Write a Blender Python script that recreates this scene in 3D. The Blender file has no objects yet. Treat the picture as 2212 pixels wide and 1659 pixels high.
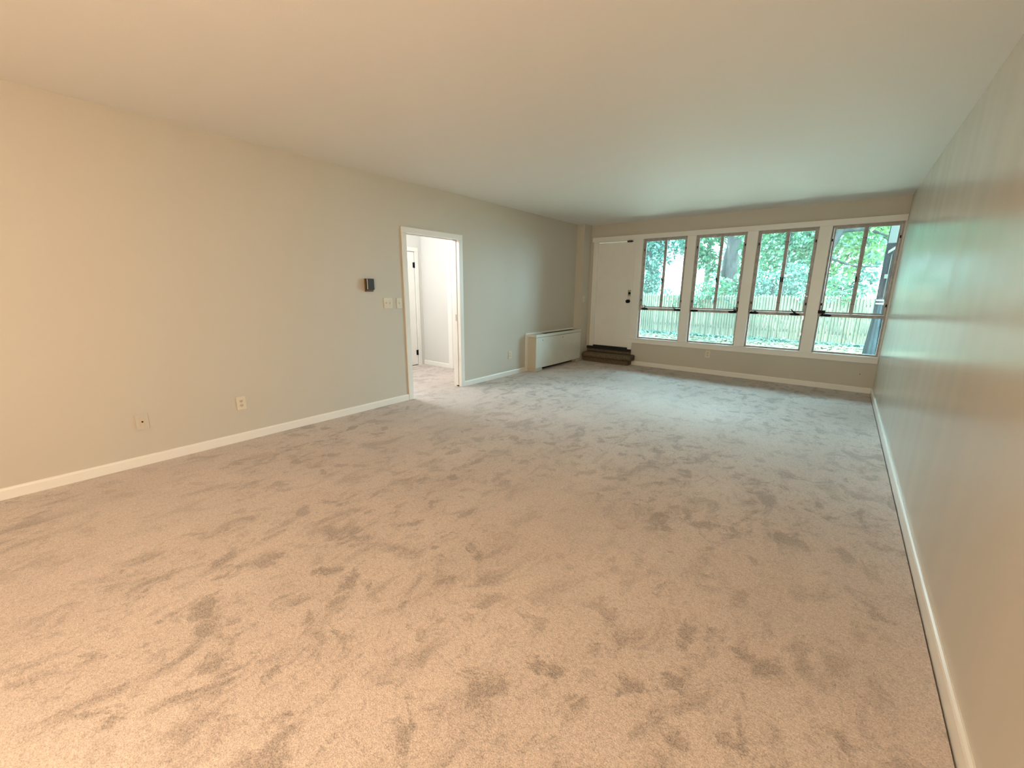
import bpy, bmesh, math, random
import numpy as np
from mathutils import Vector, Matrix

S = bpy.context.scene
COL = S.collection
random.seed(7)
RNG = np.random.default_rng(11)

# ------------------------------------------------------------------ camera
W, D, H = 4.586, 7.385, 2.55            # room width, distance to the window wall, height
YB = -2.7                               # wall behind the camera
F_PX, YAW, PITCH, ROLL = 887.29, -0.6692, -0.2264, 0.0083
CAM = Vector((4.1098, 0.0, 1.3629))
cy, sy, cp, sp = math.cos(YAW), math.sin(YAW), math.cos(PITCH), math.sin(PITCH)
fwd = Vector((sy * cp, cy * cp, sp)); rgt = Vector((cy, -sy, 0)); upv = rgt.cross(fwd)
cr, sr = math.cos(ROLL), math.sin(ROLL)
r2 = cr * rgt + sr * upv; u2 = -sr * rgt + cr * upv
cam = bpy.data.cameras.new('camera'); camo = bpy.data.objects.new('camera', cam); COL.objects.link(camo)
cam.sensor_width = 36.0; cam.lens = 36.0 * F_PX / 2212.0; cam.clip_start = 0.05; cam.clip_end = 300
camo.matrix_world = Matrix(((r2.x, u2.x, -fwd.x, CAM.x), (r2.y, u2.y, -fwd.y, CAM.y), (r2.z, u2.z, -fwd.z, CAM.z), (0, 0, 0, 1)))
S.camera = camo

# ------------------------------------------------------------------ light and exposure
S.view_settings.view_transform = 'Standard'; S.view_settings.look = 'None'
S.view_settings.gamma = 1.0; S.view_settings.use_curve_mapping = False
S.view_settings.exposure = 0.6
S.cycles.use_denoising = True
S.cycles.max_bounces = 14; S.cycles.diffuse_bounces = 7; S.cycles.glossy_bounces = 4
S.cycles.transparent_max_bounces = 24; S.cycles.transmission_bounces = 6
S.cycles.caustics_reflective = False; S.cycles.caustics_refractive = False
S.cycles.sample_clamp_indirect = 12.0

world = bpy.data.worlds.new('world'); S.world = world; world.use_nodes = True
wn = world.node_tree.nodes; wl = world.node_tree.links
bg = wn['Background']
sky = wn.new('ShaderNodeTexSky'); sky.sky_type = 'HOSEK_WILKIE'; sky.turbidity = 6.0; sky.ground_albedo = 0.4
sky.sun_direction = Vector((-0.55, -0.35, 0.9)).normalized()
mixs = wn.new('ShaderNodeMix'); mixs.data_type = 'RGBA'; mixs.inputs[0].default_value = 0.75
mixs.inputs[7].default_value = (0.55, 0.92, 1.08, 1)
wl.new(sky.outputs[0], mixs.inputs[6]); wl.new(mixs.outputs[2], bg.inputs[0])
bg.inputs[1].default_value = 25.0

def lamp(name, kind, loc, power, color, size=0.2, rot=None):
    l = bpy.data.lights.new(name, kind); l.energy = power; l.color = color
    if kind == 'POINT': l.shadow_soft_size = size
    if kind == 'SUN': l.angle = size
    o = bpy.data.objects.new(name, l); COL.objects.link(o); o.location = loc
    if rot is not None: o.rotation_euler = rot
    return o
sun = lamp('sun', 'SUN', (-6, -4, 14), 26.0, (1.0, 0.97, 0.90), math.radians(0.6))
sun.rotation_euler = Vector((-0.80, -0.22, 0.85)).to_track_quat('Z', 'Y').to_euler()
WARM = (1.0, 0.73, 0.50)
lamp('room_lamp', 'POINT', (3.37, -1.05, 1.35), 92.0, WARM, 0.13)
lamp('room_lamp_second', 'POINT', (1.39, -1.7, 1.5), 13.0, WARM, 0.13)
lamp('hall_lamp', 'POINT', (-0.9, 3.2, 2.25), 45.0, (0.93, 0.97, 1.0), 0.12)

# daylight portal over the window band (guides sampling only)
pl = bpy.data.lights.new('window_portal', 'AREA'); pl.shape = 'RECTANGLE'; pl.size = 3.4; pl.size_y = 1.75
pl.cycles.is_portal = True
po = bpy.data.objects.new('window_portal', pl); COL.objects.link(po)
po.location = (2.87, D + 0.16, 1.38); po.rotation_euler = (math.radians(-90), 0, 0)

# ------------------------------------------------------------------ materials
MATS = {}
def mat(name, color, rough=0.5, metal=0.0, var=0.0, vscale=6.0, bump=0.0, bscale=80.0, spec=0.5, stretch=None, bdetail=3):
    if name in MATS: return MATS[name]
    m = bpy.data.materials.new(name); m.use_nodes = True; MATS[name] = m
    nt = m.node_tree; n = nt.nodes; l = nt.links; b = n['Principled BSDF']
    b.inputs['Roughness'].default_value = rough; b.inputs['Metallic'].default_value = metal
    b.inputs['Specular IOR Level'].default_value = spec
    tc = n.new('ShaderNodeTexCoord'); src = tc.outputs['Object']
    if stretch:
        mp = n.new('ShaderNodeMapping'); mp.inputs['Scale'].default_value = stretch; l.new(src, mp.inputs[0]); src = mp.outputs[0]
    c = (*color, 1)
    if var > 0:
        t = n.new('ShaderNodeTexNoise'); t.inputs['Scale'].default_value = vscale; t.inputs['Detail'].default_value = 4
        l.new(src, t.inputs['Vector'])
        r = n.new('ShaderNodeValToRGB'); l.new(t.outputs['Fac'], r.inputs[0])
        r.color_ramp.elements[0].position = 0.3; r.color_ramp.elements[1].position = 0.7
        r.color_ramp.elements[0].color = (*[x * (1 - var) for x in color], 1)
        r.color_ramp.elements[1].color = (*[min(1, x * (1 + var)) for x in color], 1)
        l.new(r.outputs[0], b.inputs['Base Color'])
    else: b.inputs['Base Color'].default_value = c
    if bump > 0:
        t2 = n.new('ShaderNodeTexNoise'); t2.inputs['Scale'].default_value = bscale; t2.inputs['Detail'].default_value = bdetail
        l.new(src, t2.inputs['Vector'])
        bp = n.new('ShaderNodeBump'); bp.inputs['Strength'].default_value = bump; bp.inputs['Distance'].default_value = 0.01
        l.new(t2.outputs['Fac'], bp.inputs['Height']); l.new(bp.outputs[0], b.inputs['Normal'])
    return m

WALLC = (0.60, 0.565, 0.49)
M_wall = mat('wall_paint', WALLC, 0.55, bump=0.06, bscale=220, spec=0.3)
M_wallr = mat('wall_paint_satin', WALLC, 0.21, bump=0.85, bscale=1.3, spec=0.34, stretch=(1, 1.9, 0.36), bdetail=1.0)
M_wallh = mat('hall_paint', (0.70, 0.69, 0.66), 0.55, spec=0.3)
M_ceil = mat('ceiling_paint', (0.76, 0.745, 0.71), 0.6, bump=0.05, bscale=150, spec=0.25)
M_trim = mat('trim_paint', (0.85, 0.835, 0.79), 0.32, bump=0.03, bscale=60)
M_door = mat('door_paint', (0.85, 0.83, 0.79), 0.4, var=0.02, vscale=3, bump=0.03, bscale=40)
M_steel = mat('window_steel', (0.44, 0.41, 0.39), 0.45, metal=0.0, var=0.25, vscale=14)
M_black = mat('black_metal', (0.005, 0.005, 0.006), 0.5, spec=0.2)
M_dbrown = mat('dark_brown_plastic', (0.035, 0.02, 0.012), 0.45)
M_brass = mat('bronze_plastic', (0.17, 0.09, 0.03), 0.5)
M_plate = mat('ivory_plastic', (0.72, 0.66, 0.54), 0.35)
M_plate2 = mat('almond_plastic', (0.62, 0.55, 0.43), 0.4)
M_slot = mat('dark_slot', (0.02, 0.017, 0.015), 0.6)
M_heater = mat('heater_enamel', (0.74, 0.75, 0.68), 0.3, var=0.04, vscale=4)
M_heatend = mat('heater_end_enamel', (0.60, 0.55, 0.44), 0.45)
M_grille = mat('grille_metal', (0.07, 0.065, 0.045), 0.5)
M_nickel = mat('worn_nickel', (0.45, 0.42, 0.37), 0.35, metal=0.8)
M_stepc = mat('step_carpet', (0.18, 0.14, 0.095), 0.95, var=0.35, vscale=55, bump=0.8, bscale=300, spec=0.1)
M_thresh = mat('threshold_metal', (0.006, 0.0055, 0.006), 0.45)
M_subfloor = mat('subfloor_wood', (0.05, 0.04, 0.03), 0.8)
M_picket = mat('weathered_picket', (0.066, 0.067, 0.045), 0.85, var=0.3, vscale=5, stretch=(6, 6, 0.7), spec=0.15)
M_bark = mat('bark', (0.05, 0.048, 0.045), 0.9, var=0.45, vscale=7, stretch=(1, 1, 0.35), bump=0.9, bscale=14, spec=0.1)
M_bark_dark = mat('dark_bark', (0.02, 0.022, 0.02), 0.9, var=0.45, vscale=7, stretch=(1, 1, 0.35), bump=0.9, bscale=14, spec=0.04)
M_ground = mat('yard_ground', (0.30, 0.28, 0.22), 0.95, var=0.25, vscale=3, spec=0.1)
M_house = mat('white_siding', (0.5, 0.5, 0.5), 0.6)
M_roof = mat('roof_shingle', (0.25, 0.25, 0.26), 0.8)
M_screen = mat('dark_stained_wood', (0.004, 0.006, 0.008), 0.6, var=0.2, vscale=20, spec=0.04)
M_cleat = mat('pale_cleat', (0.075, 0.075, 0.058), 0.6, spec=0.05)
M_cap = mat('grey_cap', (0.045, 0.053, 0.048), 0.6, spec=0.05)
M_cover = mat('grey_cover_cloth', (0.018, 0.024, 0.025), 0.8, var=0.3, vscale=9, spec=0.03)
M_tie = mat('white_tie', (0.25, 0.26, 0.27), 0.6)

# glass: mostly see-through, a Fresnel reflection and a faint added veil imitating the daylight's milky glow
def glass_mat():
    m = bpy.data.materials.new('window_glass'); m.use_nodes = True; n = m.node_tree.nodes; l = m.node_tree.links
    n.remove(n['Principled BSDF'])
    tr = n.new('ShaderNodeBsdfTransparent'); tr.inputs[0].default_value = (0.95, 0.985, 0.97, 1)
    gl = n.new('ShaderNodeBsdfGlossy'); gl.inputs['Roughness'].default_value = 0.02
    veil = n.new('ShaderNodeBsdfTranslucent'); veil.inputs[0].default_value = (0.9, 0.95, 0.95, 1)
    fr = n.new('ShaderNodeFresnel'); fr.inputs[0].default_value = 1.45
    a = n.new('ShaderNodeMixShader'); a.inputs[0].default_value = 0.008
    b = n.new('ShaderNodeMixShader')
    l.new(tr.outputs[0], a.inputs[1]); l.new(veil.outputs[0], a.inputs[2])
    l.new(fr.outputs[0], b.inputs[0]); l.new(a.outputs[0], b.inputs[1]); l.new(gl.outputs[0], b.inputs[2])
    l.new(b.outputs[0], n['Material Output'].inputs[0])
    return m
M_glass = glass_mat()

def leaf_mat(name, c1, c2):
    m = bpy.data.materials.new(name); m.use_nodes = True; n = m.node_tree.nodes; l = m.node_tree.links
    n.remove(n['Principled BSDF'])
    at = n.new('ShaderNodeAttribute'); at.attribute_name = 'tone'
    r = n.new('ShaderNodeMix'); r.data_type = 'RGBA'
    r.inputs[6].default_value = (*c1, 1); r.inputs[7].default_value = (*c2, 1)
    l.new(at.outputs['Fac'], r.inputs[0])
    d = n.new('ShaderNodeBsdfDiffuse'); t = n.new('ShaderNodeBsdfTranslucent'); g = n.new('ShaderNodeBsdfGlossy')
    g.inputs['Roughness'].default_value = 0.35
    l.new(r.outputs[2], d.inputs[0]); l.new(r.outputs[2], t.inputs[0])
    a = n.new('ShaderNodeMixShader'); a.inputs[0].default_value = 0.45
    b = n.new('ShaderNodeMixShader'); b.inputs[0].default_value = 0.05
    l.new(d.outputs[0], a.inputs[1]); l.new(t.outputs[0], a.inputs[2])
    l.new(a.outputs[0], b.inputs[1]); l.new(g.outputs[0], b.inputs[2])
    l.new(b.outputs[0], n['Material Output'].inputs[0])
    return m
M_leaf = leaf_mat('leaf_green', (0.018, 0.078, 0.040), (0.062, 0.17, 0.075))
M_leafb = leaf_mat('leaf_blue_green', (0.018, 0.072, 0.054), (0.068, 0.16, 0.12))
M_leafy = leaf_mat('leaf_yellow_green', (0.032, 0.098, 0.028), (0.095, 0.19, 0.055))
M_litter = leaf_mat('leaf_litter', (0.12, 0.10, 0.07), (0.10, 0.15, 0.09))

def carpet_mat():
    m = bpy.data.materials.new('plush_carpet'); m.use_nodes = True; n = m.node_tree.nodes; l = m.node_tree.links
    b = n['Principled BSDF']; b.inputs['Roughness'].default_value = 0.95; b.inputs['Specular IOR Level'].default_value = 0.1
    b.inputs['Sheen Weight'].default_value = 0.15; b.inputs['Sheen Roughness'].default_value = 0.5
    tc = n.new('ShaderNodeTexCoord')
    def noise(scale, detail, rough=0.5, dist=0.0, vec=None, ms=None, off=(0, 0, 0)):
        mp = n.new('ShaderNodeMapping'); mp.inputs['Location'].default_value = off
        if ms: mp.inputs['Scale'].default_value = ms
        l.new(tc.outputs['Object'], mp.inputs[0])
        t = n.new('ShaderNodeTexNoise'); t.inputs['Scale'].default_value = scale; t.inputs['Detail'].default_value = detail
        t.inputs['Roughness'].default_value = rough; t.inputs['Distortion'].default_value = dist
        l.new(mp.outputs[0], t.inputs['Vector']); return t.outputs['Fac']
    def ramp(f, p0, p1):
        r = n.new('ShaderNodeMapRange'); r.interpolation_type = 'SMOOTHSTEP'
        r.inputs['From Min'].default_value = p0; r.inputs['From Max'].default_value = p1; l.new(f, r.inputs['Value']); return r.outputs[0]
    def math_(op, a, c):
        x = n.new('ShaderNodeMath'); x.operation = op
        for i, v in enumerate((a, c)):
            if isinstance(v, (int, float)): x.inputs[i].default_value = v
            else: l.new(v, x.inputs[i])
        return x.outputs[0]
    # pile brushed the other way: strokes along the room, footprints, and fine mottling
    area = ramp(noise(0.75, 2, 0.5, 0, off=(9, 4, 0)), 0.30, 0.62)
    stroke = ramp(noise(4.6, 4, 0.62, 0.5, off=(3.1, 1.7, 0), ms=(1.35, 0.72, 1)), 0.50, 0.67)
    foot = ramp(noise(6.2, 4, 0.6, 0.3, off=(7.7, 2.2, 0), ms=(1.05, 0.9, 1)), 0.54, 0.66)
    small = ramp(noise(17.0, 3, 0.6, 0.4, off=(1, 8, 0), ms=(1.2, 0.8, 1)), 0.50, 0.70)
    soft = noise(1.6, 3, 0.5, 0, off=(5, 5, 0), ms=(1.3, 0.6, 1))
    grain = noise(210.0, 2, 0.6); tuft = noise(70.0, 3, 0.65)
    k = math_('ADD', math_('MULTIPLY', area, 0.65), 0.35)
    d = math_('MULTIPLY', math_('MAXIMUM', stroke, foot), k)
    d = math_('MAXIMUM', d, math_('MULTIPLY', small, math_('MULTIPLY', k, 0.5)))
    lit = math_('ADD', math_('MULTIPLY', math_('SUBTRACT', grain, 0.5), 1.3), math_('MULTIPLY', math_('SUBTRACT', tuft, 0.5), 0.75))
    lit = math_('ADD', lit, math_('MULTIPLY', math_('SUBTRACT', soft, 0.5), 0.35))
    f = math_('ADD', math_('SUBTRACT', 1.06, math_('MULTIPLY', d, 0.35)), lit)
    mx = n.new('ShaderNodeVectorMath'); mx.operation = 'SCALE'; mx.inputs[0].default_value = (0.575, 0.50, 0.455)
    l.new(f, mx.inputs['Scale']); l.new(mx.outputs[0], b.inputs['Base Color'])
    hgt = math_('ADD', math_('MULTIPLY', grain, 0.5), math_('ADD', math_('MULTIPLY', tuft, 0.6), math_('MULTIPLY', d, -0.8)))
    bp = n.new('ShaderNodeBump'); bp.inputs['Strength'].default_value = 0.55; bp.inputs['Distance'].default_value = 0.008
    l.new(hgt, bp.inputs['Height']); l.new(bp.outputs[0], b.inputs['Normal'])
    return m
M_carpet = carpet_mat()

# ------------------------------------------------------------------ mesh helpers
class MB:
    def __init__(s): s.v = []; s.f = []
    def add(s, vs, fs):
        o = len(s.v); s.v += [tuple(v) for v in vs]; s.f += [tuple(i + o for i in f) for f in fs]; return s
    def box(s, x0, x1, y0, y1, z0, z1):
        return s.add([(x0, y0, z0), (x1, y0, z0), (x1, y1, z0), (x0, y1, z0), (x0, y0, z1), (x1, y0, z1), (x1, y1, z1), (x0, y1, z1)],
                     [(0, 3, 2, 1), (4, 5, 6, 7), (0, 1, 5, 4), (1, 2, 6, 5), (2, 3, 7, 6), (3, 0, 4, 7)])
    def extrude_poly(s, pts, a, b):
        """closed outline pts -> prism from offset a to offset b (vectors)"""
        n = len(pts); A = [Vector(p) + Vector(a) for p in pts]; B = [Vector(p) + Vector(b) for p in pts]
        return s.add(A + B, [tuple(range(n - 1, -1, -1)), tuple(range(n, 2 * n))] + [(i, (i + 1) % n, n + (i + 1) % n, n + i) for i in range(n)])
    def tube(s, pts, rad, n=10):
        pts = [Vector(p) for p in pts]; rad = rad if isinstance(rad, (list, tuple)) else [rad] * len(pts)
        vs = []; prev = None
        for i, p in enumerate(pts):
            t = (pts[min(i + 1, len(pts) - 1)] - pts[max(i - 1, 0)]).normalized()
            if prev is None: prev = t.orthogonal().normalized()
            a = (prev - t * prev.dot(t)).normalized(); prev = a; c = t.cross(a)
            vs += [p + rad[i] * (math.cos(k * 2 * math.pi / n) * a + math.sin(k * 2 * math.pi / n) * c) for k in range(n)]
        fs = [tuple(range(n - 1, -1, -1)), tuple(range((len(pts) - 1) * n, len(pts) * n))]
        for i in range(len(pts) - 1):
            for k in range(n): fs.append((i * n + k, i * n + (k + 1) % n, (i + 1) * n + (k + 1) % n, (i + 1) * n + k))
        return s.add(vs, fs)
    def lathe(s, origin, axis, prof, n=20):
        """prof: (distance along axis, radius)"""
        return s.tube([Vector(origin) + Vector(axis) * a for a, r in prof], [r for a, r in prof], n)
    def build(s, name, m, parent=None, bevel=0.0, seg=2, smooth=False, origin=None):
        me = bpy.data.meshes.new(name); me.from_pydata(s.v, [], s.f)
        bm = bmesh.new(); bm.from_mesh(me); bmesh.ops.recalc_face_normals(bm, faces=bm.faces)
        if bevel > 0:
            es = [e for e in bm.edges if e.is_manifold and e.calc_face_angle(0) > 0.5]
            bmesh.ops.bevel(bm, geom=es, offset=bevel, segments=seg, affect='EDGES', profile=0.6, clamp_overlap=True)
        bm.to_mesh(me); bm.free()
        if smooth:
            for p in me.polygons: p.use_smooth = True
        me.materials.append(m)
        o = bpy.data.objects.new(name, me); COL.objects.link(o)
        if parent is not None:
            o.parent = parent; me.transform(Matrix.Translation(-world_loc(parent)))
        elif origin is not None:
            me.transform(Matrix.Translation(-Vector(origin))); o.location = origin
        return o

def world_loc(o):
    v = Vector(o.location)
    while o.parent is not None: o = o.parent; v += Vector(o.location)
    return v

def tag(o, label=None, cat=None, group=None, kind=None):
    if label: o['label'] = label
    if cat: o['category'] = cat
    if group: o['group'] = group
    if kind: o['kind'] = kind
    return o
def root(name, loc, label, cat, group=None, kind=None):
    o = bpy.data.objects.new(name, None); COL.objects.link(o); o.location = loc; o.empty_display_size = 0.1
    return tag(o, label, cat, group, kind)
def box(name, m, parent, *a, bevel=0.0, seg=2):
    return MB().box(*a).build(name, m, parent, bevel=bevel, seg=seg)
def struct(name, mb, m, label, cat, bevel=0.0):
    return tag(mb.build(name, m, None, bevel=bevel), label, cat, None, 'structure')

# ------------------------------------------------------------------ room shell
DY1, DY2, DZ = 3.175, 4.022, 1.995      # doorway in the left wall
TH = 0.12
HX, HY = -1.84, 4.91                    # hall west wall, hall end wall
fl = MB()
fl.box(0.0, W - 0.0215, YB, D, -0.02, 0.0); fl.box(HX, 0.0, 1.6, HY, -0.02, 0.0)
floor = struct('floor', fl, M_carpet, 'beige plush carpet with darker brushed patches covering the whole room', 'floor')
box('subfloor', M_subfloor, floor, HX - 0.1, W + 0.1, YB - 0.1, D + 0.1, -0.06, -0.021)
struct('ceiling', MB().box(-TH, W + TH, YB - TH, D + TH, H, H + 0.1), M_ceil, 'plain off-white flat ceiling over the long empty room', 'ceiling')
wl_ = MB()
wl_.box(-TH, 0, YB, DY1 - 0.02, -0.02, H); wl_.box(-TH, 0, DY2 + 0.02, D + TH, -0.02, H); wl_.box(-TH, 0, DY1 - 0.02, DY2 + 0.02, DZ + 0.02, H)
struct('wall_left', wl_, M_wall, 'long beige left wall with the open hall doorway', 'wall')
struct('wall_right', MB().box(W, W + TH, YB, D + TH, -0.06, H), M_wallr, 'beige satin right wall mirroring the windows in streaks', 'wall')
struct('wall_back', MB().box(-TH, W + TH, YB - TH, YB, -0.02, H), M_wall, 'beige wall behind the camera, facing the windows', 'wall')
WIN = [(1.195, 1.936), (2.078, 2.812), (2.957, 3.694), (3.838, 4.57)]
ZS, ZH = 0.50, 2.245                    # window sill and head
wf = MB()
wf.box(0, 1.12, D, D + TH, -0.02, 0.28); wf.box(1.12, W, D, D + TH, -0.02, ZS - 0.02); wf.box(0, W, D, D + TH, ZH, H); wf.box(0, 0.27, D, D + TH, 0.28, ZH)
struct('wall_far', wf, M_wall, 'beige window wall at the far end, above and below the windows', 'wall')
PX, PY = 0.165, 7.118
struct('wall_corner', MB().box(0, PX, PY, D, 0, H), M_wall, 'narrow beige boxed corner chase between heater and exterior door', 'wall', bevel=0.003)

# hall beyond the doorway
hw = MB(); hw.box(HX - TH, HX, 1.5, 4.00, -0.02, H); hw.box(HX - TH, HX, 4.76, HY + TH, -0.02, H); hw.box(HX - TH, HX, 4.00, 4.76, 1.99, H); hw.box(HX - TH, HX - 0.05, 4.00, 4.76, -0.02, 1.99)
struct('wall_hall_left', hw, M_wallh, 'white hall wall holding the hinged closet door', 'wall')
struct('wall_hall_end', MB().box(HX, -TH, HY, HY + TH, -0.02, H), M_wallh, 'pale grey wall at the end of the hall', 'wall')
struct('wall_hall_near', MB().box(HX - TH, -TH, 1.5, 1.6, -0.02, H), M_wallh, 'pale hall wall out of sight beside the doorway', 'wall')
struct('ceiling_hall', MB().box(HX - TH, -TH, 1.5, HY + TH, H, H + 0.1), M_ceil, 'white hall ceiling', 'ceiling')

# baseboards: eased profile
def base_profile(L, axis, at, sign, t=0.014, h=0.076, z0=0.0):
    """outline in (offset from wall, z)"""
    return [(0, z0), (t, z0), (t, h - 0.014), (t * 0.8, h - 0.006), (t * 0.35, h), (0, h)]
def baseboard(name, segs, axis, at, sign, m, label, z0=0.0, t=0.014):
    mb = MB()
    for a, b in segs:
        pr = base_profile(0, axis, at, sign, z0=z0, t=t)
        if axis == 'y': mb.extrude_poly([(at + sign * p, 0, z) for p, z in pr], (0, a, 0), (0, b, 0))
        else: mb.extrude_poly([(0, at + sign * p, z) for p, z in pr], (a, 0, 0), (b, 0, 0))
    return struct(name, mb, m, label, 'baseboard')
baseboard('baseboard_left', [(YB, DY1 - 0.07), (DY2 + 0.069, 5.53)], 'y', 0, 1, M_trim, 'white baseboard along the foot of the left wall')
baseboard('baseboard_right', [(YB, D)], 'y', W, -1, M_trim, 'white baseboard running along the foot of the satin right wall', z0=-0.02, t=0.015)
baseboard('baseboard_far', [(1.125, W - 0.015)], 'x', D, -1, M_trim, 'white baseboard below the row of windows')
baseboard('baseboard_back', [(0.015, W - 0.02)], 'x', YB, 1, M_trim, 'white baseboard on the wall behind the camera')
baseboard('baseboard_hall', [(HX, -1.171)], 'x', HY, -1, M_trim, 'white baseboard of the hall end wall')

# ------------------------------------------------------------------ doorway to the hall (pocket door)
d1 = root('door_1', (0, 3.6, 0), 'open white-cased doorway from the room into the bright hall', 'door', kind='structure')
def casing(parent, wallx, s, y0, y1, z1, w, t, m=M_trim):
    x0, x1 = sorted((wallx, wallx + s * t))
    box('side_casing', m, parent, x0, x1, y0 - w, y0, 0, z1, bevel=0.004)
    box('side_casing', m, parent, x0, x1, y1, y1 + w, 0, z1, bevel=0.004)
    box('head_casing', m, parent, x0, x1, y0 - w, y1 + w, z1 + 0.0005, z1 + w - 0.004, bevel=0.004)
casing(d1, 0, 1, DY1, DY2, DZ, 0.067, 0.018)
box('jamb', M_trim, d1, -TH, 0.002, DY1 - 0.019, DY1, 0, DZ, bevel=0.002)
box('jamb', M_trim, d1, -0.034, 0.002, DY2, DY2 + 0.019, 0, DZ, bevel=0.002)
box('jamb', M_trim, d1, -TH, -0.084, DY2, DY2 + 0.019, 0, DZ, bevel=0.002)
box('head_jamb', M_trim, d1, -0.036, 0.002, DY1, DY2, DZ - 0.001, DZ + 0.019, bevel=0.002)
box('head_jamb', M_trim, d1, -TH, -0.082, DY1, DY2, DZ - 0.001, DZ + 0.019, bevel=0.002)
box('door_track', M_slot, d1, -0.081, -0.037, DY1, DY2, DZ + 0.004, DZ + 0.019)
pd = box('pocket_door', M_door, d1, -0.077, -0.041, DY2 - 0.006, DY2 + 0.019, 0.02, DZ - 0.002, bevel=0.002)
box('edge_pull', M_nickel, pd, -0.066, -0.052, DY2 - 0.0085, DY2 - 0.005, 0.93, 1.02, bevel=0.001)
box('pocket_slot', M_slot, d1, -0.083, -0.035, DY2 + 0.012, DY2 + 0.018, 0.0, DZ - 0.002)
casing(d1, -TH, -1, DY1, DY2, DZ, 0.067, 0.016)

# closet door in the hall (opens on black hinges)
d3 = root('door_3', (HX, 4.38, 0), 'plain white closet door on dark hinges in the hall', 'door', kind='structure')
casing(d3, HX, 1, 4.00, 4.76, 1.985, 0.07, 0.02)
slab = box('door_slab', M_door, d3, HX - 0.045, HX - 0.006, 4.004, 4.754, 0.012, 1.98, bevel=0.002)
for hz in (0.23, 1.76):
    h = MB(); h.lathe((HX + 0.004, 4.755, hz - 0.05), (0, 0, 1), [(0, 0.004), (0.004, 0.0085), (0.096, 0.0085), (0.1, 0.004)], 10)
    h.box(HX - 0.006, HX - 0.002, 4.725, 4.752, hz - 0.045, hz + 0.045)
    h.build('hinge', M_black, slab)
kb = MB(); kb.lathe((HX - 0.006, 4.07, 0.95), (1, 0, 0), [(0, 0.03), (0.006, 0.03), (0.012, 0.012), (0.035, 0.012), (0.042, 0.026), (0.06, 0.026), (0.066, 0.012)], 16)
kb.build('door_knob', M_nickel, slab, smooth=True)

# white-cased opening in the hall's end wall
d4 = root('door_4', (-0.75, HY, 0), 'white cased door at the right of the hall end wall', 'door', kind='structure')
box('side_casing', M_trim, d4, -1.17, -1.08, HY - 0.022, HY, 0, 2.03, bevel=0.004)
box('side_casing', M_trim, d4, -0.26, -0.17, HY - 0.022, HY, 0, 2.03, bevel=0.004)
box('head_casing', M_trim, d4, -1.17, -0.17, HY - 0.022, HY, 2.031, 2.12, bevel=0.004)
box('door_stop', M_trim, d4, -1.079, -1.05, HY - 0.04, HY, 0, 2.03, bevel=0.003)
s4 = box('door_slab', M_door, d4, -1.048, -0.262, HY - 0.035, HY - 0.001, 0.012, 2.025, bevel=0.003)
kb = MB(); kb.lathe((-0.34, HY - 0.035, 0.95), (0, -1, 0), [(0, 0.03), (0.006, 0.03), (0.012, 0.012), (0.035, 0.012), (0.042, 0.026), (0.06, 0.026), (0.066, 0.012)], 16)
kb.build('door_knob', M_nickel, s4, smooth=True)

# ------------------------------------------------------------------ window wall trim
struct('trim_1', MB().box(0.206, W - 0.002, D - 0.022, D + 0.001, ZH, 2.322), M_trim, 'long white head casing above the exterior door and windows', 'trim', bevel=0.003)
posts = [(1.062, 1.195), (1.936, 2.078), (2.812, 2.957), (3.694, 3.838)]
plab = ['wide white post between exterior door and first window', 'white post between first and second window from the door',
        'white post between second and third window from the door', 'white post between third and rightmost window']
for i, (a, b) in enumerate(posts):
    struct('trim_%d' % (i + 2), MB().box(a, b, D - 0.016, D + TH, ZS + 0.005, ZH), M_trim, plab[i], 'trim', bevel=0.004)
struct('trim_6', MB().box(4.57, W, D - 0.004, D + TH, ZS + 0.005, ZH), M_trim, 'thin white strip between rightmost window and right wall', 'trim', bevel=0.002)
sill = root('trim_7', (2.8, D, ZS), 'long white window sill with apron under the four windows', 'trim', kind='structure')
box('sill_board', M_trim, sill, 1.045, W - 0.002, D - 0.034, D + TH, ZS - 0.016, ZS + 0.006, bevel=0.004)
box('apron', M_trim, sill, 1.06, W - 0.002, D - 0.018, D, ZS - 0.085, ZS - 0.0165, bevel=0.004)

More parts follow.
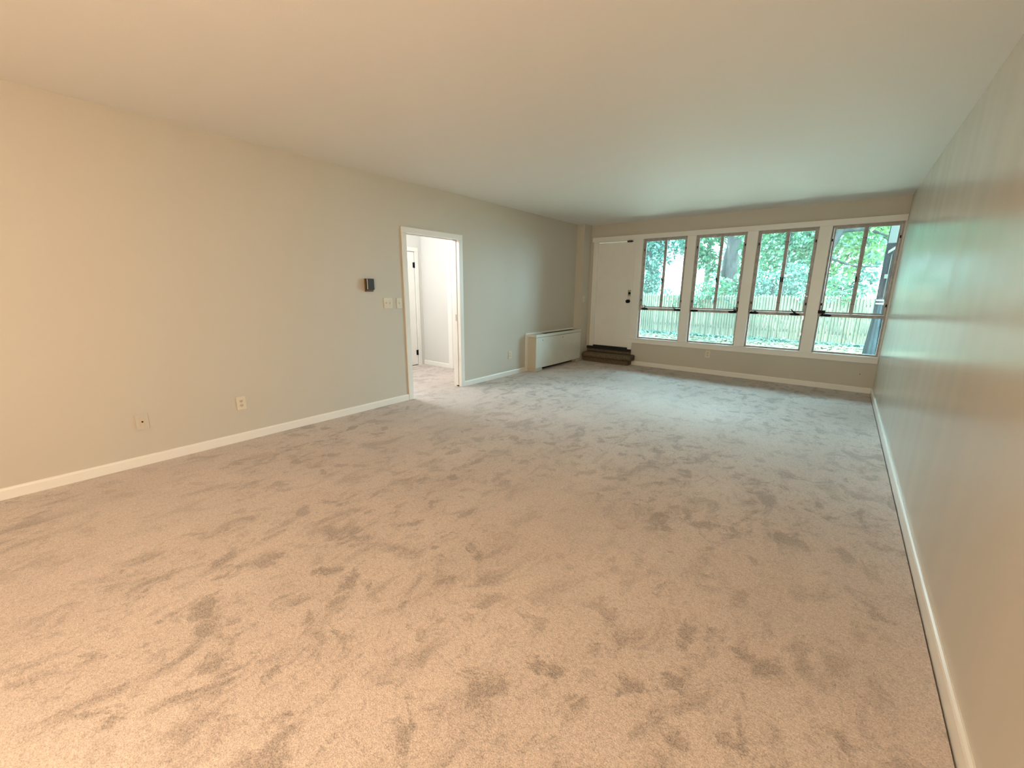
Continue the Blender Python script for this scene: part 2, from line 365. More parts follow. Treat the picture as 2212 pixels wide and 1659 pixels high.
# ------------------------------------------------------------------ windows
YF = D + 0.045                           # steel frame plane
RAILZ = (1.018, 1.062)
STILE = [(1.553, 1.604), (2.428, 2.487), (3.302, 3.364), (4.176, 4.226)]
wlabels = ['leftmost window, next to the exterior door', 'second window from the exterior door', 'third window from the exterior door', 'rightmost window, against the right wall']
def operator(win, cx, kind):
    o = MB()
    n = 16; y0 = YF - 0.012
    for yy, sc in ((y0, 1.0),): pass
    ring = lambda yy, a, b: [(cx + a * math.cos(k * 2 * math.pi / n), yy, 1.036 + b * math.sin(k * 2 * math.pi / n)) for k in range(n)]
    r1, r2_, r3 = ring(y0 + 0.002, 0.066, 0.020), ring(y0 - 0.014, 0.060, 0.017), ring(y0 - 0.028, 0.034, 0.011)
    o.add(r1 + r2_ + r3, [tuple(range(n))[::-1], tuple(range(2 * n, 3 * n))] + [(j * n + k, j * n + (k + 1) % n, (j + 1) * n + (k + 1) % n, (j + 1) * n + k) for j in (0, 1) for k in range(n)])
    ob = o.build('operator', M_black, win)
    if kind == 'knob':
        k = MB(); k.tube([(cx - 0.01, y0 - 0.02, 1.04), (cx + 0.012, y0 - 0.035, 1.058), (cx + 0.03, y0 - 0.03, 1.062)], [0.008, 0.011, 0.007], 8)
        k.tube([(cx - 0.045, y0 - 0.02, 1.046), (cx - 0.02, y0 - 0.03, 1.058)], [0.008, 0.009], 8); k.build('crank', M_black, ob)
    elif kind == 'hook':
        k = MB(); k.tube([(cx + 0.02, y0 - 0.02, 1.038), (cx, y0 - 0.035, 1.06), (cx - 0.035, y0 - 0.04, 1.092), (cx - 0.05, y0 - 0.04, 1.108), (cx - 0.046, y0 - 0.04, 1.118)], [0.014, 0.012, 0.007, 0.005, 0.006], 8); k.build('crank', M_black, ob)
    elif kind == 'bracket':
        k = MB(); x0 = cx + 0.01
        k.box(x0 + 0.01, x0 + 0.072, y0 - 0.03, y0 - 0.016, 1.052, 1.066); k.box(x0 + 0.058, x0 + 0.072, y0 - 0.03, y0 - 0.016, 1.0661, 1.1)
        k.box(x0 + 0.01, x0 + 0.072, y0 - 0.03, y0 - 0.016, 1.1001, 1.11); k.box(x0 + 0.01, x0 + 0.02, y0 - 0.03, y0 - 0.016, 1.0661, 1.1); k.box(x0 - 0.01, x0 + 0.009, y0 - 0.026, y0 - 0.012, 1.046, 1.06)
        k.build('crank', M_black, ob)
    elif kind == 'block':
        k = MB(); k.box(cx - 0.096, cx - 0.012, y0 - 0.05, y0 - 0.012, 1.064, 1.108); k.box(cx - 0.05, cx - 0.028, y0 - 0.035, y0 - 0.015, 1.044, 1.0639)
        k.build('crank', M_black, ob, bevel=0.003)
    elif kind == 'wire':
        k = MB(); k.tube([(cx - 0.02, y0 - 0.02, 1.042), (cx - 0.05, y0 - 0.03, 1.065), (cx - 0.075, y0 - 0.035, 1.1), (cx - 0.085, y0 - 0.035, 1.14)], [0.008, 0.005, 0.0035, 0.003], 8); k.build('crank', M_black, ob)
    elif kind == 'white':
        k = MB(); k.tube([(cx - 0.01, y0 - 0.02, 1.042), (cx + 0.012, y0 - 0.03, 1.06), (cx + 0.02, y0 - 0.03, 1.1), (cx - 0.01, y0 - 0.03, 1.106)], [0.008, 0.007, 0.007, 0.006], 8); k.build('crank', M_black, ob)
        k = MB(); k.lathe((cx - 0.035, y0 - 0.012, 1.082), (0, -1, 0), [(0, 0.012), (0.006, 0.026), (0.02, 0.026), (0.027, 0.012)], 14); k.build('knob', M_plate, ob, smooth=True)['label'] = 'white knob'

OPS = [[(1.29, 'white'), (1.87, 'wire')], [(2.145, 'plain'), (2.728, 'bracket')], [(3.03, 'knob'), (3.56, 'hook')], [(3.93, 'block')]]
for i, ((a, b), (s0, s1)) in enumerate(zip(WIN, STILE)):
    w = root('window_%d' % (i + 1), ((a + b) / 2, YF, ZS), wlabels[i] + ', grey steel casements over a fixed pane', 'window', kind='structure')
    fr = MB(); t = 0.022
    y0, y1 = YF - 0.006, YF + 0.03
    fr.box(a, a + t, y0, y1, ZS + 0.006, ZH); fr.box(b - t, b, y0, y1, ZS + 0.006, ZH)
    fr.box(a + t, b - t, y0, y1, ZH - t, ZH); fr.box(a + t, b - t, y0, y1, ZS + 0.006, ZS + 0.006 + t)
    fr.build('frame', M_steel, w)
    box('transom', M_steel, w, a + t, b - t, YF - 0.012, y1, RAILZ[0], RAILZ[1], bevel=0.002)
    sm = (s0 + s1) / 2
    box('center_stile', M_steel, w, sm - 0.010, sm + 0.010, YF + 0.004, y1, RAILZ[1], ZH - t)
    for k, (c0, c1) in enumerate(((a + t + 0.001, sm - 0.001), (sm + 0.001, b - t - 0.001))):
        z0, z1, st = RAILZ[1] + 0.002, ZH - t - 0.001, 0.022
        sf = MB(); ya, yb = YF - 0.012, YF + 0.0035
        sf.box(c0, c0 + st, ya, yb, z0, z1); sf.box(c1 - st, c1, ya, yb, z0, z1); sf.box(c0 + st, c1 - st, ya, yb, z0, z0 + st); sf.box(c0 + st, c1 - st, ya, yb, z1 - st, z1)
        sash = sf.build('sash', M_steel, w, bevel=0.002, seg=1)
        box('pane', M_glass, sash, c0 + st - 0.003, c1 - st + 0.003, YF - 0.003, YF, z0 + st - 0.003, z1 - st + 0.003)
        hx = c0 - 0.004 if k == 0 else c1 + 0.004
        for hz in (1.19, 2.06):
            hb = MB(); hb.lathe((hx, YF - 0.014, hz - 0.018), (0, 0, 1), [(0, 0.004), (0.003, 0.007), (0.033, 0.007), (0.036, 0.004)], 8); hb.build('hinge', M_black, sash)
            cx = c1 - 0.012 if k == 0 else c0 + 0.012
            box('keeper', M_black, sash, cx - 0.008, cx + 0.006, YF - 0.016, YF - 0.0125, hz - 0.004 + 0.01, hz + 0.004 + 0.01)
        if not (i == 3 and k == 1):
            lx = c1 - 0.011 if k == 0 else c0 + 0.011
            lt = MB(); lt.box(lx - 0.006, lx + 0.006, YF - 0.024, YF - 0.0125, 1.50, 1.56)
            lt.tube([(lx, YF - 0.02, 1.53), (lx, YF - 0.045, 1.535), (lx + (-0.006 if k == 0 else 0.006), YF - 0.048, 1.575)], [0.008, 0.007, 0.006], 8)
            if i == 2 or k == 0: lt.build('latch', M_black, sash)
    box('pane', M_glass, w, a + t - 0.003, b - t + 0.003, YF + 0.008, YF + 0.012, ZS + 0.025, RAILZ[0])
    for cx, kind in OPS[i]: operator(w, cx, kind)

# ------------------------------------------------------------------ exterior door
d2 = root('door_2', (0.68, D, 0.3), 'white flush exterior door with black knob, above the carpeted step', 'door', kind='structure')
box('side_casing', M_trim, d2, 0.236, 0.322, D - 0.018, D + 0.001, 0.29, ZH - 0.001, bevel=0.003)
box('jamb', M_trim, d2, 0.27, 0.322, D + 0.001, D + TH, 0.29, ZH - 0.001)
box('jamb', M_trim, d2, 1.034, 1.0615, D - 0.016, D + TH, 0.28, ZH - 0.001, bevel=0.003)
box('jamb', M_trim, d2, 1.0615, 1.12, D - 0.016, D + TH, 0.28, ZS - 0.087, bevel=0.003)
box('head_jamb', M_trim, d2, 0.322, 1.034, D + 0.001, D + TH, 2.224, ZH - 0.001)
s2 = box('door_slab', M_door, d2, 0.325, 1.031, D + 0.012, D + 0.055, 0.31, 2.22, bevel=0.003)
bp_ = box('deadbolt_plate', M_nickel, s2, 0.965, 1.02, D + 0.002, D + 0.012, 1.255, 1.37, bevel=0.002)
k = MB(); k.lathe((0.998, D + 0.002, 1.31), (0, -1, 0), [(0, 0.022), (0.01, 0.02), (0.014, 0.01)], 14); k.box(0.992, 1.004, D - 0.03, D - 0.012, 1.285, 1.335); k.build('thumb_turn', M_black, bp_)
k = MB(); k.lathe((0.985, D + 0.012, 1.166), (0, -1, 0), [(0, 0.032), (0.008, 0.032), (0.014, 0.013), (0.035, 0.013), (0.045, 0.03), (0.062, 0.032), (0.075, 0.022), (0.078, 0.006)], 18); k.build('door_knob', M_black, s2, smooth=True)
k = MB(); k.box(0.90, 0.985, D - 0.02, D + 0.010, 2.206, 2.232); k.lathe((0.985, D - 0.008, 2.219), (1, 0, 0), [(0, 0.009), (0.02, 0.009)], 10); k.build('top_latch', M_dbrown, d2, bevel=0.0)
th = MB(); th.box(0.2, 1.108, D - 0.045, D + 0.0, 0.235, 0.283); th.box(0.325, 1.031, D - 0.03, D + 0.06, 0.2831, 0.309); th.build('threshold', M_thresh, d2, bevel=0.003)

# carpeted step
st = root('carpeted_step', (0.7, 7.27, 0), 'dark brown carpeted step with rounded nosing below the exterior door', 'step')
def nosing(x0, x1, prof, name, m):
    """profile in (y, z), ends rounded by shrinking the outline"""
    mb = MB(); n = len(prof); cyy = sum(p[0] for p in prof) / n; czz = sum(p[1] for p in prof) / n
    xs = [(x0, 0.72), (x0 + 0.006, 0.88), (x0 + 0.018, 0.98), (x0 + 0.035, 1), (x1 - 0.035, 1), (x1 - 0.018, 0.98), (x1 - 0.006, 0.88), (x1, 0.72)]
    vs = [(x, cyy + (y - cyy) * (1 if y > 7.36 else s) + (0 if y > 7.36 else 0), czz + (z - czz) * s) for x, s in xs for y, z in prof]
    fs = [tuple(range(n))[::-1], tuple(range((len(xs) - 1) * n, len(xs) * n))]
    for j in range(len(xs) - 1):
        for q in range(n): fs.append((j * n + q, j * n + (q + 1) % n, (j + 1) * n + (q + 1) % n, (j + 1) * n + q))
    mb.add(vs, fs); o = mb.build(name, m, st, smooth=True); return o
arc = [(7.385, 0.085), (7.19, 0.085), (7.168, 0.092), (7.152, 0.108), (7.146, 0.132), (7.152, 0.158), (7.168, 0.176), (7.19, 0.184), (7.385, 0.186)]
nosing(0.205, 1.185, arc, 'tread', M_stepc)
box('riser', M_stepc, st, 0.22, 1.135, 7.195, D - 0.001, 0.0, 0.0835, bevel=0.012)
box('riser', M_stepc, st, 0.2, 1.108, 7.345, D - 0.001, 0.187, 0.234, bevel=0.006)

# ------------------------------------------------------------------ heater
ht = root('heater_unit', (0.09, 6.35, 0), 'low cream metal fan heater cabinet in the left corner', 'heater')
HY0, HY1, HXF = 5.605, 7.112, 0.182
box('cabinet', M_heatend, ht, 0.016, HXF - 0.006, HY0, HY1, 0.052, 0.575, bevel=0.003)
fp = box('front_panel', M_heater, ht, HXF - 0.0055, HXF + 0.002, HY0 + 0.004, HY1 - 0.004, 0.055, 0.571, bevel=0.002)
for yy in (5.80, 6.45):
    k = MB(); k.lathe((HXF + 0.002, yy, 0.525), (1, 0, 0), [(0, 0.008), (0.003, 0.007), (0.0045, 0.003)], 10); k.build('screw', M_black, fp)
ld = MB(); gy0, gy1, gx0, gx1 = 5.88, 6.95, 0.05, 0.168
ld.box(0.014, HXF + 0.004, HY0 - 0.003, gy0, 0.58, 0.625); ld.box(0.014, HXF + 0.004, gy1, HY1, 0.58, 0.625)
ld.box(0.014, gx0, gy0, gy1, 0.58, 0.625); ld.box(gx1, HXF + 0.004, gy0, gy1, 0.58, 0.625)
lid = ld.build('top_panel', M_heater, ht)
g = box('grille', M_grille, ht, gx0, gx1, gy0, gy1, 0.582, 0.616)
for q in range(5):
    x = gx0 + 0.012 + q * 0.0235
    box('louver', M_grille, g, x, x + 0.004, gy0 + 0.002, gy1 - 0.002, 0.6165, 0.6245)
box('back_plate', M_trim, ht, 0.001, 0.014, HY0 - 0.062, HY1 - 0.002, 0.0, 0.645, bevel=0.002)
box('plinth', M_heatend, ht, 0.016, HXF - 0.012, HY0 + 0.002, 5.82, 0.0, 0.049, bevel=0.002)
box('plinth', M_heatend, ht, 0.016, HXF - 0.012, 6.99, HY1 - 0.004, 0.0, 0.049, bevel=0.002)
box('toe_kick', M_slot, ht, 0.016, 0.075, 5.8205, 6.9895, 0.0, 0.049)

# ------------------------------------------------------------------ wall fittings
th = root('thermostat', (0, 2.645, 1.39), 'dark brown thermostat box high on the left wall beside the hall doorway', 'thermostat')
box('base', M_brass, th, 0.001, 0.022, 2.597, 2.692, 1.326, 1.464, bevel=0.002)
bd = box('cover', M_dbrown, th, 0.0225, 0.046, 2.599, 2.690, 1.345, 1.462, bevel=0.003)
box('dial_strip', M_plate, bd, 0.0465, 0.0485, 2.600, 2.607, 1.352, 1.458)

def plate(name, label, cat, axis, cx, cz, w, h, m, group=None):
    """wall plate lying in the plane of its wall; axis 'L' left wall, 'F' far wall, 'S' chase side"""
    return None
def on_wall(wall, u, z, off):
    if wall == 'L': return Vector((off, u, z))
    if wall == 'F': return Vector((u, D - off, z))
    return Vector((PX + off, u, z))
def wbox(name, m, parent, wall, u0, u1, z0, z1, o0, o1, bevel=0.0):
    a = on_wall(wall, u0, z0, o0); b = on_wall(wall, u1, z1, o1)
    return MB().box(min(a.x, b.x), max(a.x, b.x), min(a.y, b.y), max(a.y, b.y), z0, z1).build(name, m, parent, bevel=bevel)
def wscrew(name, m, parent, wall, u, z, off, r=0.003):
    k = MB(); ax = on_wall(wall, 0, 0, 1) - on_wall(wall, 0, 0, 0)
    k.lathe(on_wall(wall, u, z, off), ax, [(0, r), (0.0012, r * 0.8)], 8); return k.build(name, m, parent)

def outlet(wall, u, z, label):
    r = root('wall_outlet', on_wall(wall, u, z, 0), label, 'outlet')
    p = wbox('cover_plate', M_plate, r, wall, u - 0.038, u + 0.038, z - 0.06, z + 0.06, 0.0005, 0.006, bevel=0.002)
    for dz in (0.02, -0.02):
        k = MB(); n = 16; ax = on_wall(wall, 0, 0, 1) - on_wall(wall, 0, 0, 0)
        pts = []
        for q in range(n):
            a = q * 2 * math.pi / n; uu = 0.0165 * math.cos(a); zz = max(-0.0115, min(0.0115, 0.0165 * math.sin(a)))
            pts.append(on_wall(wall, u + uu, z + dz + zz, 0.006))
        k.extrude_poly(pts, (0, 0, 0), ax * 0.0015)
        so = k.build('socket', M_plate2, r)
        for du in (-0.006, 0.006): wbox('slot', M_slot, so, wall, u + du - 0.0012, u + du + 0.0012, z + dz - 0.001, z + dz + 0.007, 0.0072, 0.0079)
        wbox('slot', M_slot, so, wall, u - 0.0025, u + 0.0025, z + dz - 0.009, z + dz - 0.0045, 0.0072, 0.0079)
    wscrew('screw', M_nickel, r, wall, u, z, 0.006)
    return r
outlet('L', 1.278, 0.348, 'ivory duplex outlet on the left wall, right of the dark-holed plate')
outlet('L', 5.13, 0.333, 'pale outlet on the left wall beside the heater cabinet')
outlet('F', 2.443, 0.332, 'ivory outlet under the windows on the far wall')
cx_ = root('cable_plate', (0, 0.598, 0.346), 'painted beige cable plate with a dark centre hole, low on the near left wall', 'cable plate')
wbox('cover_plate', M_wall, cx_, 'L', 0.598 - 0.0385, 0.598 + 0.0385, 0.284, 0.408, 0.0005, 0.007, bevel=0.0025)
ins = wbox('insert', M_plate2, cx_, 'L', 0.598 - 0.015, 0.598 + 0.015, 0.312, 0.38, 0.0072, 0.0085, bevel=0.001)
k = MB(); k.lathe((0.0086, 0.598, 0.346), (1, 0, 0), [(0, 0.006), (0.004, 0.006), (0.0042, 0.0055)], 12); k.build('jack', M_slot, ins)

def switch(wall, u, z, gangs, label, w):
    r = root('light_switch', on_wall(wall, u, z, 0), label, 'light switch')
    wbox('cover_plate', M_plate, r, wall, u - w / 2, u + w / 2, z - 0.06, z + 0.06, 0.0005, 0.006, bevel=0.002)
    for gq in range(gangs):
        uu = u + (gq - (gangs - 1) / 2) * 0.046
        wbox('toggle_slot', M_plate2, r, wall, uu - 0.006, uu + 0.006, z - 0.0125, z + 0.0125, 0.0062, 0.0068)
        a = 0.010 if gq == 0 else -0.010
        wbox('toggle', M_plate, r, wall, uu - 0.004, uu + 0.004, z - 0.008 + a * 0.4, z + 0.008 + a * 0.4, 0.007, 0.017, bevel=0.001)
        for dz in (-0.03, 0.03): wscrew('screw', M_plate2, r, wall, uu, z + dz, 0.006)
    return r
switch('L', 2.884, 1.198, 2, 'double toggle light switch plate on the left wall below the thermostat', 0.114)
switch('L', 3.037, 1.192, 1, 'single switch plate on the left wall against the hall door casing', 0.074)
switch('S', 7.185, 1.192, 1, 'switch on the corner chase beside the exterior door', 0.074)
k = MB(); k.lathe((0, -0.035, 0.288), (1, 0, 0), [(0, 0.0022), (0.003, 0.003), (0.006, 0.0025)], 8)
tag(k.build('picture_nail', M_plate, None, origin=(0, -0.035, 0.288)), 'tiny white nail head low on the nearest part of the left wall', 'nail')
k = MB(); k.lathe((4.425, D, 0.257), (0, -1, 0), [(0, 0.004), (0.004, 0.006), (0.008, 0.004)], 8)
tag(k.build('wall_plug', M_dbrown, None, origin=(4.425, D, 0.257)), 'small dark plug in the far wall near the right corner', 'plug')

# ------------------------------------------------------------------ outdoors
GZ = 0.03; FY = 13.0
gm = MB(); nx, ny = 60, 50
gx = np.linspace(-16, 22, nx); gy = np.linspace(D + TH + 0.02, 46, ny)
vs = [(x, y, GZ + (0.03 * math.sin(x * 1.7 + y) * math.cos(y * 1.3) if y < 20 else 0.0) * min(1, (y - 7.4))) for y in gy for x in gx]
fs = [(j * nx + i, j * nx + i + 1, (j + 1) * nx + i + 1, (j + 1) * nx + i) for j in range(ny - 1) for i in range(nx - 1)]
tag(gm.add(vs, fs).build('yard_ground', M_ground, None, smooth=True), 'sunlit bare yard ground outside the windows', 'ground', kind='structure')
roofo = MB().box(-6, W + 3.0, D + TH, D + 0.5, 2.62, 2.75)
tag(roofo.build('roof_eave', M_trim, None), 'white roof eave above the windows outside', 'eave', kind='structure')

def leaves_mesh(name, P, size, m, parent=None, droop=0.5, flat=False):
    """P (n,3) leaf positions; each leaf a folded six-point blade"""
    n = len(P); ang = RNG.uniform(0, 2 * np.pi, n); s = size * RNG.uniform(0.6, 1.25, n)
    tilt = RNG.normal(-droop if not flat else 0.0, 0.45 if not flat else 0.2, n)
    ax = np.stack([np.cos(ang) * np.cos(tilt), np.sin(ang) * np.cos(tilt), np.sin(tilt)], 1)
    sd = np.cross(ax, [0, 0, 1.0]); sd /= np.linalg.norm(sd, axis=1)[:, None]
    rl = RNG.normal(0, 0.5 if not flat else 0.15, n); nr = np.cross(sd, ax)
    sd2 = sd * np.cos(rl)[:, None] + nr * np.sin(rl)[:, None]; nr2 = np.cross(sd2, ax)
    def pt(a, b, c): return P + ax * (a * s)[:, None] + sd2 * (b * s)[:, None] + nr2 * (c * s)[:, None]
    V = np.stack([pt(0, 0, 0), pt(0.3, 0.34, 0.10), pt(0.68, 0.26, 0.06), pt(1.0, 0, -0.06), pt(0.68, -0.26, 0.06), pt(0.3, -0.34, 0.10)], 1).reshape(-1, 3)
    b = np.arange(n)[:, None] * 6
    Fq = np.concatenate([b + [0, 1, 2, 3], b + [0, 3, 4, 5]], 1).reshape(-1, 4)
    me = bpy.data.meshes.new(name); me.vertices.add(len(V)); me.vertices.foreach_set('co', V.ravel())
    me.loops.add(Fq.size); me.loops.foreach_set('vertex_index', Fq.ravel().astype(np.int32))
    me.polygons.add(len(Fq)); me.polygons.foreach_set('loop_start', (np.arange(len(Fq)) * 4).astype(np.int32))
    me.polygons.foreach_set('loop_total', np.full(len(Fq), 4, np.int32))
    at = me.attributes.new('tone', 'FLOAT', 'POINT'); at.data.foreach_set('value', np.repeat(RNG.uniform(0, 1, n), 6).astype(np.float32))
    me.update(); me.validate(); me.materials.append(m)
    o = bpy.data.objects.new(name, me); COL.objects.link(o)
    if parent is not None: o.parent = parent; me.transform(Matrix.Translation(-world_loc(parent)))
    o['kind'] = 'stuff'
    return o
def blobs(bl, per_m3):
    out = []
    for (x, y, z, rx, ry, rz) in bl:
        n = int(per_m3 * 4.19 * rx * ry * rz) + 8
        q = RNG.normal(size=(n, 3)); q /= np.linalg.norm(q, axis=1)[:, None]
        rr = RNG.uniform(0.25, 1, n) ** 0.5
        out.append(np.array([x, y, z]) + q * rr[:, None] * np.array([rx, ry, rz]))
    return np.concatenate(out)

def tree(name, label, cat, base, trunk, rads, bl, dens, size, m, branches=(), group=None, bark=None):
    r = root(name, base, label, cat, group)
    k = MB(); k.tube(trunk, rads, 12); k.build('trunk', bark or M_bark, r, smooth=True)
    for bpnts, brad in branches:
        k = MB(); k.tube(bpnts, brad, 8); k.build('branch', bark or M_bark, r, smooth=True)
    leaves_mesh('foliage', blobs(bl, dens * 2.4), size, m, r)
    return r

# fence
fe = root('stockade_fence', (1.6, FY, GZ), 'weathered wooden stockade fence across the yard outside the windows', 'fence')
pw = 0.069; x = -3.2; pk = None; i = 0
while x < 6.6:
    hgt = 1.255 + random.uniform(-0.02, 0.02)
    if pk is None or i < 5:
        k = MB(); hw_ = pw * 0.49
        prof = [(-hw_, 0, 0), (-hw_ * 0.6, -0.022, 0), (0, -0.028, 0), (hw_ * 0.6, -0.022, 0), (hw_, 0, 0)]
        n = len(prof); vs = [(a, b, 0) for a, b, c in prof] + [(a, b, 1.19) for a, b, c in prof] + [(0, -0.006, 1.262)]
        fs = [(q, q + 1, n + q + 1, n + q) for q in range(n - 1)] + [(n + q, n + q + 1, 2 * n) for q in range(n - 1)] + [(n - 1, 0, n, 2 * n - 1), (2 * n - 1, n, 2 * n), tuple(range(n))[::-1]]
        k.add(vs, fs); o = k.build('picket', M_picket, None); 
        if pk is None: pk = []
        pk.append(o.data)
    else:
        o = bpy.data.objects.new('picket', random.choice(pk)); COL.objects.link(o)
    o.parent = fe; o.location = (x - 1.6, random.uniform(-0.006, 0.006), 0); o.scale = (1, 1, hgt / 1.262); o.rotation_euler = (0, random.uniform(-0.006, 0.006), 0)
    x += pw * random.choice((0.98, 1.0, 1.0, 1.01)); i += 1
for z in (0.3, 0.98):
    box('rail', M_picket, fe, -3.25, 6.65, FY + 0.008, FY + 0.07, GZ + z, GZ + z + 0.07)
for px in (-3.0, -0.6, 1.8, 4.2, 6.5):
    box('post', M_picket, fe, px - 0.05, px + 0.05, FY + 0.071, FY + 0.17, GZ - 0.05, GZ + 1.2)

# trees and shrubs behind the fence
tree('broad_trunk_tree', 'tall tree with a thick pale trunk seen through the second window', 'tree', (0.72, 17, GZ),
     [(0.74, 17, GZ), (0.75, 17, 1.5), (0.72, 17, 3.4), (0.66, 17.1, 5.2), (0.6, 17.2, 7.0)], [0.30, 0.22, 0.235, 0.22, 0.12],
     [(0.2, 17.6, 5.2, 2.2, 1.3, 1.3), (1.6, 17.5, 5.6, 1.6, 1.3, 1.3), (-0.25, 16.2, 3.0, 0.6, 0.5, 0.5), (0.05, 16.3, 2.45, 0.42, 0.4, 0.42), (-0.3, 16.3, 3.9, 0.9, 0.6, 0.6), (1.25, 16.4, 3.1, 0.28, 0.4, 0.7), (1.3, 16.4, 2.2, 0.26, 0.4, 0.6), (0.75, 16.4, 3.9, 0.8, 0.4, 0.5), (1.0, 16.5, 1.5, 0.5, 0.3, 0.3), (0.3, 16.3, 1.9, 0.25, 0.3, 0.5), (-0.1, 16.2, 2.6, 0.5, 0.3, 0.25)], 190, 0.17, M_leaf,
     branches=[([(0.7, 17, 3.2), (0.3, 16.9, 4.1), (-0.5, 16.7, 5.0)], [0.11, 0.08, 0.03]), ([(0.68, 17.05, 4.0), (1.3, 16.9, 4.9), (1.9, 16.9, 5.7)], [0.1, 0.07, 0.03]),
               ([(0.5, 16.9, GZ), (0.5, 16.9, 1.8), (0.52, 16.9, 2.6), (0.66, 16.95, 3.4)], [0.10, 0.08, 0.07, 0.05])])
tree('leaning_tree', 'leaning tree whose slanted trunk shows through the rightmost window', 'tree', (3.3, 15.0, GZ),
     [(3.25, 15, GZ), (3.38, 15, 1.6), (3.55, 15, 2.45), (3.78, 15, 3.1), (4.2, 15, 4.2)], [0.10, 0.09, 0.085, 0.08, 0.06],
     [(4.4, 15.3, 4.2, 1.6, 1.0, 0.9), (3.95, 15.3, 2.75, 0.35, 0.4, 0.5), (3.95, 15.3, 2.0, 0.4, 0.4, 0.45), (3.55, 15.4, 1.7, 0.35, 0.3, 0.5), (4.5, 15.2, 2.45, 0.32, 0.4, 0.4), (4.55, 15.2, 3.0, 0.35, 0.4, 0.18)], 300, 0.13, M_leafy,
     branches=[([(3.75, 15, 3.0), (4.3, 14.9, 3.0), (4.75, 14.9, 2.8)], [0.05, 0.04, 0.02]), ([(3.55, 15, 2.3), (4.2, 14.9, 2.05), (4.9, 14.8, 2.0)], [0.03, 0.022, 0.012])], bark=M_bark_dark)
tree('vine_covered_tree', 'dense tree with vine leaves behind the fence, seen through the leftmost window', 'tree', (-1.75, 15.4, GZ),
     [(-1.75, 15.4, GZ), (-1.7, 15.4, 2.0), (-1.75, 15.4, 4.0)], [0.10, 0.08, 0.05],
     [(-1.65, 15.2, 1.7, 0.45, 0.6, 0.6), (-1.55, 15.2, 2.6, 0.5, 0.6, 0.7), (-1.6, 15.3, 3.5, 0.7, 0.7, 0.7), (-0.75, 15.4, 3.1, 0.55, 0.5, 0.5), (-2.5, 15.6, 2.6, 0.7, 0.7, 1.5), (-0.95, 15.3, 2.5, 0.25, 0.25, 0.2), (-0.4, 15.3, 2.5, 0.14, 0.2, 0.25), (-0.9, 15.2, 1.35, 0.2, 0.2, 0.12)], 300, 0.13, M_leafb)
tree('ivy_shrub', 'light green shrub spilling over the fence below the second window tree', 'shrub', (0.3, 13.6, GZ),
     [(0.3, 13.6, GZ), (0.32, 13.6, 0.9), (0.35, 13.5, 1.5)], [0.04, 0.035, 0.02],
     [(0.75, 13.5, 1.4, 0.35, 0.3, 0.25), (0.25, 12.8, 1.08, 0.2, 0.10, 0.28), (0.6, 12.82, 1.12, 0.25, 0.1, 0.25), (1.25, 13.5, 1.5, 0.35, 0.3, 0.3), (1.05, 12.85, 1.2, 0.3, 0.12, 0.16), (0.85, 12.8, 1.0, 0.18, 0.08, 0.12)], 900, 0.095, M_leaf)
tree('fine_leaf_tree', 'fine leaved green tree filling the third window', 'tree', (2.6, 15.2, GZ),
     [(2.6, 15.2, GZ), (2.55, 15.2, 2.0), (2.65, 15.2, 4.2)], [0.07, 0.06, 0.04],
     [(2.0, 15.2, 3.1, 0.6, 0.7, 0.6), (2.9, 15.2, 3.1, 0.6, 0.7, 0.6), (1.8, 15.0, 2.2, 0.45, 0.5, 0.55), (2.5, 15.0, 2.3, 0.55, 0.5, 0.55), (3.15, 15.2, 2.3, 0.4, 0.5, 0.6), (2.5, 15.2, 4.2, 1.3, 0.9, 0.8)], 330, 0.11, M_leaf)
tree('blue_green_shrub', 'blue green shrub just above the fence behind the third window', 'shrub', (2.5, 14.0, GZ),
     [(2.5, 14.0, GZ), (2.5, 14.0, 1.0), (2.45, 14, 1.6)], [0.04, 0.03, 0.02],
     [(2.1, 13.9, 1.6, 0.5, 0.4, 0.4), (2.9, 13.9, 1.7, 0.5, 0.4, 0.45), (1.72, 12.82, 1.15, 0.25, 0.1, 0.28), (1.85, 12.84, 0.88, 0.2, 0.08, 0.16), (3.3, 12.84, 1.3, 0.16, 0.10, 0.3)], 650, 0.09, M_leafb)
tree('hanging_branch_shrub', 'pale shrub drooping over the fence behind the rightmost window', 'shrub', (4.3, 13.9, GZ),
     [(4.3, 13.9, GZ), (4.3, 13.9, 1.1), (4.35, 13.7, 1.5)], [0.04, 0.035, 0.02],
     [(3.85, 13.6, 1.55, 0.3, 0.3, 0.3), (4.45, 13.6, 1.4, 0.4, 0.3, 0.13), (4.0, 12.83, 1.25, 0.3, 0.08, 0.14)], 600, 0.105, M_leaf,
     branches=[([(4.35, 13.7, 1.5), (4.15, 13.4, 1.42), (3.95, 13.2, 1.36)], [0.018, 0.014, 0.008])])
# overhanging yard tree left of the view: its shade dapples the fence and ground
tree('yard_tree', 'spreading yard tree left of the view that shades the ground', 'tree', (-5.2, 10.2, GZ),
     [(-5.2, 10.2, GZ), (-5.1, 10.2, 2.2), (-4.9, 10.3, 4.2)], [0.2, 0.16, 0.1],
     [(-4.9, 10.6, 5.0, 2.1, 1.6, 1.1), (-2.9, 11.2, 5.4, 1.4, 1.2, 0.8), (-6.2, 11.6, 5.2, 1.4, 1.3, 0.9)], 26, 0.22, M_leaf)
hedge = [(-7.2, 21.5, 1.9, 1.3), (-5.0, 22.5, 2.0, 1.4), (-0.1, 22.3, 2.1, 1.15), (1.9, 22.0, 2.1, 1.3), (3.9, 22.0, 2.5, 1.2)]
hlab = ['dark hedge shrub far left beyond the fence', 'dark hedge shrub just left of the white house beyond the fence', 'dark hedge shrub right of the white house beyond the fence', 'dark hedge shrub behind the third window tree', 'dark hedge shrub behind the leaning tree']
